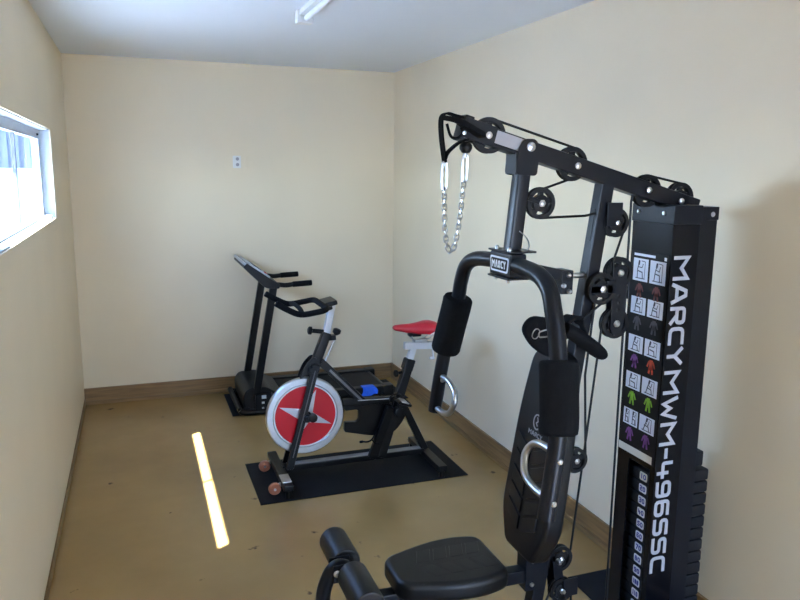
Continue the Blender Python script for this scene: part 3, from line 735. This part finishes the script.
# flywheel
FC = V((1.313, YB, .379))
m = MB(); R_ = .231
m.lathe([(R_, -.012), (R_, .012), (R_-.006, .018), (.194, .018), (.187, .011), (.02, .011), (.02, -.011), (.187, -.011), (.194, -.018), (R_-.006, -.018)], FC, (0, 1, 0), 64, closed=True)
fw = B('flywheel', m, 'brushed', 'chrome-rimmed flywheel')
for s in (-1, 1):
    m = MB(); m.lathe([(.1865, .0112*s), (.1865, .0130*s), (.0, .0130*s)], FC, (0, 1, 0), 56); build('red_disc', m, 'red', fw, 'red painted disc')
    m = MB(); m.lathe([(.1875, .0112*s), (.1875, .0150*s), (.1800, .0150*s), (.1800, .0112*s)], FC, (0, 1, 0), 64, closed=True); build('rim_stripe', m, 'white', fw, 'white ring around the red disc')
    m = MB()
    star = []
    for k in range(8):
        a = math.radians(67+45*k); r = .168 if k % 2 == 0 else .046
        star.append((r*math.cos(a), r*math.sin(a)))
    yy = s*.0132
    c0 = FC+V((0, s*.0165, 0)); pts = [FC+V((x, yy, z)) for x, z in star]
    m.add([c0]+pts, [[0, 1+k, 1+(k+1) % 8] for k in range(8)])
    build('star', m, 'silverpaint', fw, 'silver four-pointed star')
m = MB(); m.lathe([(.034, -.040), (.034, -.016), (.034, .016), (.034, .040)], FC, (0, 1, 0), 24); m.lathe([(.020, -.075), (.024, -.07), (.024, -.036), (.02, .07)], FC, (0, 1, 0), 20); build('hub', m, 'paint2', fw, 'black hub')
m = MB(); m.bar(FC+V((-.01, -.074, 0)), FC+V((.03, -.074, .004)), .014, .036); m.lathe([(.026, -.064), (.026, -.084), (.016, -.088)], FC+V((.03, 0, .004)), (0, 1, 0), 22); B('hub_bracket', m, 'paint2')
# frame tubes
m = MB(); m.bar((1.40, YB, .705), (1.68, YB, .412), .034, .046, (0, 0, 1), .005); dt = B('down_tube', m, 'paint2')
m = MB(); m.bar((1.46, YB-.0175, .643), (1.655, YB-.0175, .440), .002, .014, (0, 0, 1), .0005); build('painted_highlight', m, 'zincgrey', dt)  # light catching the tube, painted as a dull grey strip
m = MB(); m.bar((1.54, YB, .432), (1.90, YB, .418), .036, .042, (0, 0, 1), .005); m.cur = 1; m.bar((1.63, YB-.01, .4415), (1.83, YB-.01, .434), .03, .004, (0, 0, 1), .001); B('top_tube', m, ['paint2', 'silverpaint'])
m = MB(); ty = YB-.012
m.prism(round_poly([(1.552, .438), (1.69, .432), (1.90, .440), (1.950, .40), (1.945, .31), (1.875, .22), (1.80, .195), (1.69, .215), (1.550, .250), (1.552, .310), (1.625, .304), (1.64, .315), (1.64, .372), (1.625, .384), (1.552, .382)], [.01, .02, .04, .05, .05, .04, .04, .03, .01, .01, .01, .01, .01, .01, .01], 4), (0, ty, 0), (1, 0, 0), (0, 0, 1), -.030, 0)
B('chain_guard', m, 'paint2', 'black chain guard with open window')
m = MB(); m.bar((1.770, YB-.035, .075), (1.962, YB-.004, .648), .050, .054, (1, 0, 0), .006); B('seat_tube', m, 'paint2')
m = MB(); m.bar((1.712, YB-.05, .08), (1.822, YB-.06, .395), .040, .054, (1, 0, 0), .006); B('support_tube', m, 'paint2')
m = MB(); m.bar((1.900, YB, .430), (2.075, YB, .075), .038, .044, (1, 0, 0), .006); B('seat_stay', m, 'paint2')
m = MB(); m.bar((1.945, YB, .600), (1.968, YB, .668), .058, .064, (1, 0, 0), .008); m.cyl((1.94, YB, .59), (1.885, YB-.01, .585), .009); m.lathe([(.01, 0), (.022, .005), (.022, .02), (.012, .026)], (1.887, YB-.01, .585), (-1, 0, -.05), 16); B('seat_collar', m, 'paint2')
m = MB(); m.bar((1.955, YB, .635), (1.992, YB, .745), .036, .040, (1, 0, 0), .004); B('seat_post', m, 'silverpaint', 'bare silver seat post')
m = MB(); m.bar((1.930, YB, .752), (2.135, YB, .742), .040, .042, (0, 0, 1), .004); m.cyl((2.115, YB, .725), (2.118, YB-.01, .665), .005); m.bb((2.095, YB-.018, .655), (2.125, YB, .670), .002)
B('seat_slide', m, 'silverpaint', 'bare silver seat slide')
m = MB()
for s in (-1, 1):
    m.tube(smooth([(1.965, YB+s*.02, .852), (1.975, YB+s*.022, .80), (2.0, YB+s*.022, .788), (2.06, YB+s*.022, .788), (2.09, YB+s*.03, .80), (2.11, YB+s*.035, .84)], 5), .0035, 8)
m.bb((1.99, YB-.03, .768), (2.07, YB+.03, .792), .004); m.cur = 1
m.bb((1.955, YB-.025, .806), (2.035, YB+.025, .858), .01)
B('saddle_rails', m, ['chrome', 'paint2'])
sad = [(1.858, .016, .868, .010), (1.870, .022, .870, .020), (1.91, .026, .868, .027), (1.96, .033, .864, .034), (2.01, .050, .864, .042), (2.06, .074, .868, .048), (2.10, .082, .866, .050), (2.13, .078, .860, .046), (2.145, .060, .852, .030), (2.15, .03, .848, .012)]
m = MB(); rings = []
for x, w, z, h in sad:
    ring_ = []
    for k in range(20):
        a = 2*PI*k/20; c, s_ = math.cos(a), math.sin(a)
        ring_.append(V((x, YB+w*abs(c)**.8*(1 if c > 0 else -1), z+(h*.62 if s_ > 0 else h*1.05)*abs(s_)**.8*(1 if s_ > 0 else -1)-abs(c)**3*h*.25)))
    rings.append(ring_)
m.loft(rings); sd_o = B('saddle', m, 'redv', 'red vinyl saddle')
m = MB()
for s in (-1, 1):
    m.prism(round_poly([(2.065, .822), (2.105, .852), (2.128, .854), (2.130, .824), (2.105, .814)], .008), (0, YB+s*.066, 0), (1, 0, 0), (0, 0, 1), -s*.022, .003, 2)
build('side_patch', m, 'bone', sd_o, 'pale rear side patches')
# handlebars
m = MB()
for s in (-1, 1):
    m.tube(smooth([(1.412, YB+s*.04, 1.038), (1.412, YB+s*.13, 1.036), (1.395, YB+s*.166, 1.032), (1.350, YB+s*.172, 1.024), (1.260, YB+s*.170, 1.016), (1.190, YB+s*.168, 1.045), (1.125, YB+s*.166, 1.084)], 6), .017, 14)
m.tube([(1.412, YB-.06, 1.038), (1.412, YB+.06, 1.038)], .017, 14)
m.tube(smooth([(1.270, YB+.17, 1.018), (1.275, YB+.08, 1.03), (1.275, YB-.08, 1.03), (1.270, YB-.17, 1.018)], 5), .013, 10)
B('handlebar', m, 'foam')
m = MB(); m.bar((1.405, YB, 1.035), (1.495, YB, 1.055), .15, .028, (0, 0, 1), .008); m.bar((1.430, YB, 1.02), (1.475, YB, 1.03), .06, .05, (0, 0, 1), .008); B('console_holder', m, 'paint2')
# cranks and pedals
CC = V((1.862, YB, .372))
m = MB(); m.cyl(CC+V((0, -.12, 0)), CC+V((0, .10, 0)), .016)
m.bar(CC+V((0, -.115, 0)), CC+V((.004, -.118, .075)), .014, .028, (1, 0, 0)); m.bar(CC+V((0, .095, 0)), CC+V((-.03, .098, -.16)), .014, .028, (1, 0, 0)); m.lathe([(.03, -.09), (.03, -.12), (.02, -.124)], CC, (0, 1, 0), 18)
B('crank', m, 'paint2')
for c, ya in ((CC+V((.004, -.165, .078)), 1), (CC+V((-.03, .145, -.16)), -1)):
    m = MB(); m.box(c, (.085, .080, .018), Matrix.Rotation(.35, 4, 'Y'), .004); m.cyl(c+V((0, .05*ya, 0)), c, .008)
    p = B('pedal', m, 'paint2')
    m = MB()
    for s in (-1, 1): m.tube(smooth([c+V((.03, s*.035, .0)), c+V((-.02, s*.034, .045)), c+V((-.07, s*.028, .035)), c+V((-.075, s*.02, 0))], 5), .0045, 8)
    m.tube([c+V((-.075, -.02, 0)), c+V((-.075, .02, 0))], .0045, 8); build('toe_cage', m, 'paint2', p)
    m = MB(); m.box(c+V((0, 0, .010)), (.05, .082, .008), Matrix.Rotation(.35, 4, 'Y'), .002); build('steel_plate', m, 'zinc', p)
m = MB(); m.tube(smooth([(1.74, YB-.06, .27), (1.71, YB-.07, .215), (1.68, YB-.07, .195), (1.64, YB-.07, .20)], 5), .005, 8); m.tube(smooth([(1.70, YB-.07, .21), (1.72, YB-.075, .185), (1.75, YB-.075, .175)], 5), .004, 8); m.box((1.637, YB-.07, .199), (.022, .012, .014), None, .003)
B('dangling_strap', m, 'foam')

# ------------------------------------------------------------------ the treadmill
TY0, TY1 = -.665, -.105
tm = thing('treadmill', 'black folding treadmill with two uprights against the back wall', 'treadmill', (1.7, -.385, 0))
def K(name, mb, mt, label=None, parent=None): return build(name, mb, mt, parent or tm, label)
m = MB(); m.bb((1.30, TY0+.06, .085), (2.24, TY1-.06, .118), .005); K('running_belt', m, 'belt')
for y0, y1 in ((TY0, TY0+.07), (TY1-.07, TY1)):
    m = MB(); m.bb((1.25, y0, .070), (2.25, y1, .132), .008); m.bb((1.12, y0, .018), (2.20, y1-.03 if y0 < -.5 else y1, .05), .006); K('side_rail', m, 'paint2')
m = MB()
for y0, y1 in ((TY0-.005, TY0+.085), (TY1-.085, TY1+.005)): m.bb((2.20, y0, .05), (2.285, y1, .138), .012)
m.cyl((2.225, TY0+.04, .095), (2.225, TY1-.04, .095), .026)
for y in (TY0+.04, TY1-.04): m.bb((2.17, y-.03, .006), (2.25, y+.03, .06), .005)
K('rear_roller', m, 'paint2')
hood = round_poly([(1.125, .030), (1.115, .150), (1.150, .200), (1.290, .205), (1.345, .165), (1.43, .125), (1.43, .03)], .03, 5)
m = MB(); m.prism(hood, (0, TY1-.02, 0), (1, 0, 0), (0, 0, 1), (TY1-TY0)-.04, .012, 3)
hd = K('motor_hood', m, 'vinylp')
m = MB()
for y in (TY0-.002, TY1+.002):
    m.tube(smooth([(1.085, y, .05), (1.12, y, .030), (1.25, y, .026), (1.5, y, .026)], 4), .02, 10)
    m.bb((1.20, y-.012, .02), (1.32, y+.012, .16), .006)
m.tube([(1.085, TY0, .05), (1.085, TY1, .05)], .02, 10)
for y in (TY0+.03, TY1-.03): m.lathe([(.03, -.015), (.03, .015)], (1.14, y, .036), (0, 1, 0), 18); m.bb((1.3, y-.02, .006), (1.36, y+.02, .04), .004)
K('base_frame', m, 'paint2')
for z, w in ((.142, .034), (.098, .020), (.058, .016)):
    m = MB(); m.bb((1.245, TY0-.0165, z-w*.4), (1.245+w, TY0-.0150, z+w*.4), .0005); build('base_sticker', m, 'plastic_w', hd, 'small white sticker')
m = MB(); m.prism(round_poly([(1.32, .175), (1.36, .110), (1.45, .085), (1.45, .07), (1.30, .07)], .012), (0, TY0-.004, 0), (1, 0, 0), (0, 0, 1), .008); build('pivot_cover', m, 'grey_pl', hd)
for y in (TY0+.035, TY1-.035):
    m = MB(); m.bar((1.205, y, .10), (1.358, y, .955), .036, .054, (1, 0, 0), .006); K('upright', m, 'paint2')
cx = [(1.140, 1.108), (1.168, 1.134), (1.345, 1.008), (1.405, .972), (1.398, .940), (1.300, .945), (1.225, 1.020)]
m = MB(); m.prism(round_poly(cx, [.012, .01, .02, .015, .01, .03, .05], 4), (0, TY1-.01, 0), (1, 0, 0), (0, 0, 1), (TY1-TY0)-.02, .006, 2); cs = K('console', m, 'vinylp')
cd = V((1.345-1.168, 0, 1.008-1.134)).normalized(); cn = V((-cd.z, 0, cd.x))
m = MB(); c0 = V((1.168, 0, 1.134)); mid = (TY0+TY1)/2
m.bar(c0+cd*.02+V((0, mid, 0))+cn*.004, c0+cd*.20+V((0, mid, 0))+cn*.004, .50, .016, cn, .003); build('console_panel', m, 'silverpaint', cs, 'pale grey display panel')
m = MB(); m.bar(c0+cd*.155+V((0, TY0+.10, 0))+cn*.014, c0+cd*.185+V((0, TY0+.10, 0))+cn*.007, .035, .014, cn, .004); build('stop_button', m, 'red', cs, 'red button')
m = MB(); m.bar(c0+cd*.07+V((0, mid, 0))+cn*.010, c0+cd*.14+V((0, mid, 0))+cn*.010, .30, .010, cn, .002); build('display', m, 'paint2', cs, 'dark display')
m = MB(); m.bar(c0-cd*.02+V((0, mid, 0))-cn*.012, c0+cd*.006+V((0, mid, 0))-cn*.012, .53, .022, cn, .008); build('top_ledge', m, 'silverpaint', cs)
for y, x1 in ((TY0+.04, 1.640), (TY1-.04, 1.640)):
    m = MB(); m.tube(smooth([(1.35, y, .968), (1.40, y, .966), (1.45, y, .960), (1.52, y, .966), (x1, y, .970)], 4), .018, 12); h = K('handrail', m, 'paint2')
    m = MB(); m.capsule((1.50, y, .965), (x1+.004, y, .971), .021, 14, .2); build('grip', m, 'foam', h)
# blue strap draped over the near rail
m = MB()
band(m, smooth([(2.075, TY0+.055, .135), (2.075, TY0+.012, .137), (2.080, TY0-.004, .128), (2.075, TY0-.006, .088), (2.045, TY0-.006, .066)], 5), .10, .005, (1, 0, 0))
band(m, smooth([(2.120, TY0-.010, .130), (2.135, TY0-.012, .105), (2.130, TY0-.012, .080)], 5), .03, .006, (1, 0, 0))
tag(build('blue_strap', m, 'blue'), 'bright blue strap draped over the near side rail of the treadmill', 'strap')

# ------------------------------------------------------------------ light
d = V((.72, .40, -1.515)).normalized()
L = bpy.data.lights.new('sun', 'SUN'); L.energy = 12.; L.angle = math.radians(.53); L.color = (1., .965, .90)
so = bpy.data.objects.new('sun', L); COL.objects.link(so); so.location = (-6, -5, 12); so.rotation_euler = d.to_track_quat('-Z', 'Y').to_euler()
w = bpy.data.worlds.new('sky'); SC.world = w; w.use_nodes = True; nt = w.node_tree
bg = nt.nodes['Background']; tc = nt.nodes.new('ShaderNodeTexCoord'); sx = nt.nodes.new('ShaderNodeSeparateXYZ')
rp = nt.nodes.new('ShaderNodeValToRGB'); nt.links.new(tc.outputs['Generated'], sx.inputs[0]); nt.links.new(sx.outputs['Z'], rp.inputs['Fac'])
rp.color_ramp.elements[0].position = 0.; rp.color_ramp.elements[0].color = (.60, .77, 1., 1)
rp.color_ramp.elements[1].position = .6; rp.color_ramp.elements[1].color = (.22, .45, 1., 1)
nt.links.new(rp.outputs['Color'], bg.inputs['Color']); bg.inputs['Strength'].default_value = 5.0
def portal(name, loc, rot, sx_, sy_):
    l = bpy.data.lights.new(name, 'AREA'); l.shape = 'RECTANGLE'; l.size = sx_; l.size_y = sy_; l.cycles.is_portal = True
    o = bpy.data.objects.new(name, l); COL.objects.link(o); o.location = loc; o.rotation_euler = rot
for a, b, z0, z1 in ((WY0, WY1, WZ0, WZ1),): portal('window_portal', (-T-.01, (a+b)/2, (z0+z1)/2), V((1, 0, 0)).to_track_quat('-Z', 'Y').to_euler(), (b-a), z1-z0)
portal('door_portal', ((DX0+DX1)/2, -D-T-.01, DZ/2), V((0, 1, 0)).to_track_quat('-Z', 'Y').to_euler(), DX1-DX0, DZ)

# ------------------------------------------------------------------ camera
ya, pi_, ro = .35064, .17714, .01018
dv = V((math.sin(ya)*math.cos(pi_), math.cos(ya)*math.cos(pi_), -math.sin(pi_)))
r0 = V((math.cos(ya), -math.sin(ya), 0)); u0 = r0.cross(dv)
r1 = r0*math.cos(ro)+u0*math.sin(ro); u1 = -r0*math.sin(ro)+u0*math.cos(ro)
cam = bpy.data.cameras.new('camera'); cam.sensor_width = 36.; cam.lens = 724.965*36/800; cam.clip_start = .05
co = bpy.data.objects.new('camera', cam); COL.objects.link(co)
Rm = Matrix((r1, u1, -dv)).transposed().to_4x4(); Rm.translation = V((.4315, -5.8534, 1.8)); co.matrix_world = Rm
SC.camera = co
SC.view_settings.view_transform = 'Standard'; SC.view_settings.look = 'None'
SC.view_settings.exposure = 2.90; SC.view_settings.gamma = 1.; SC.view_settings.use_curve_mapping = False
SC.cycles.max_bounces = 16; SC.cycles.diffuse_bounces = 8
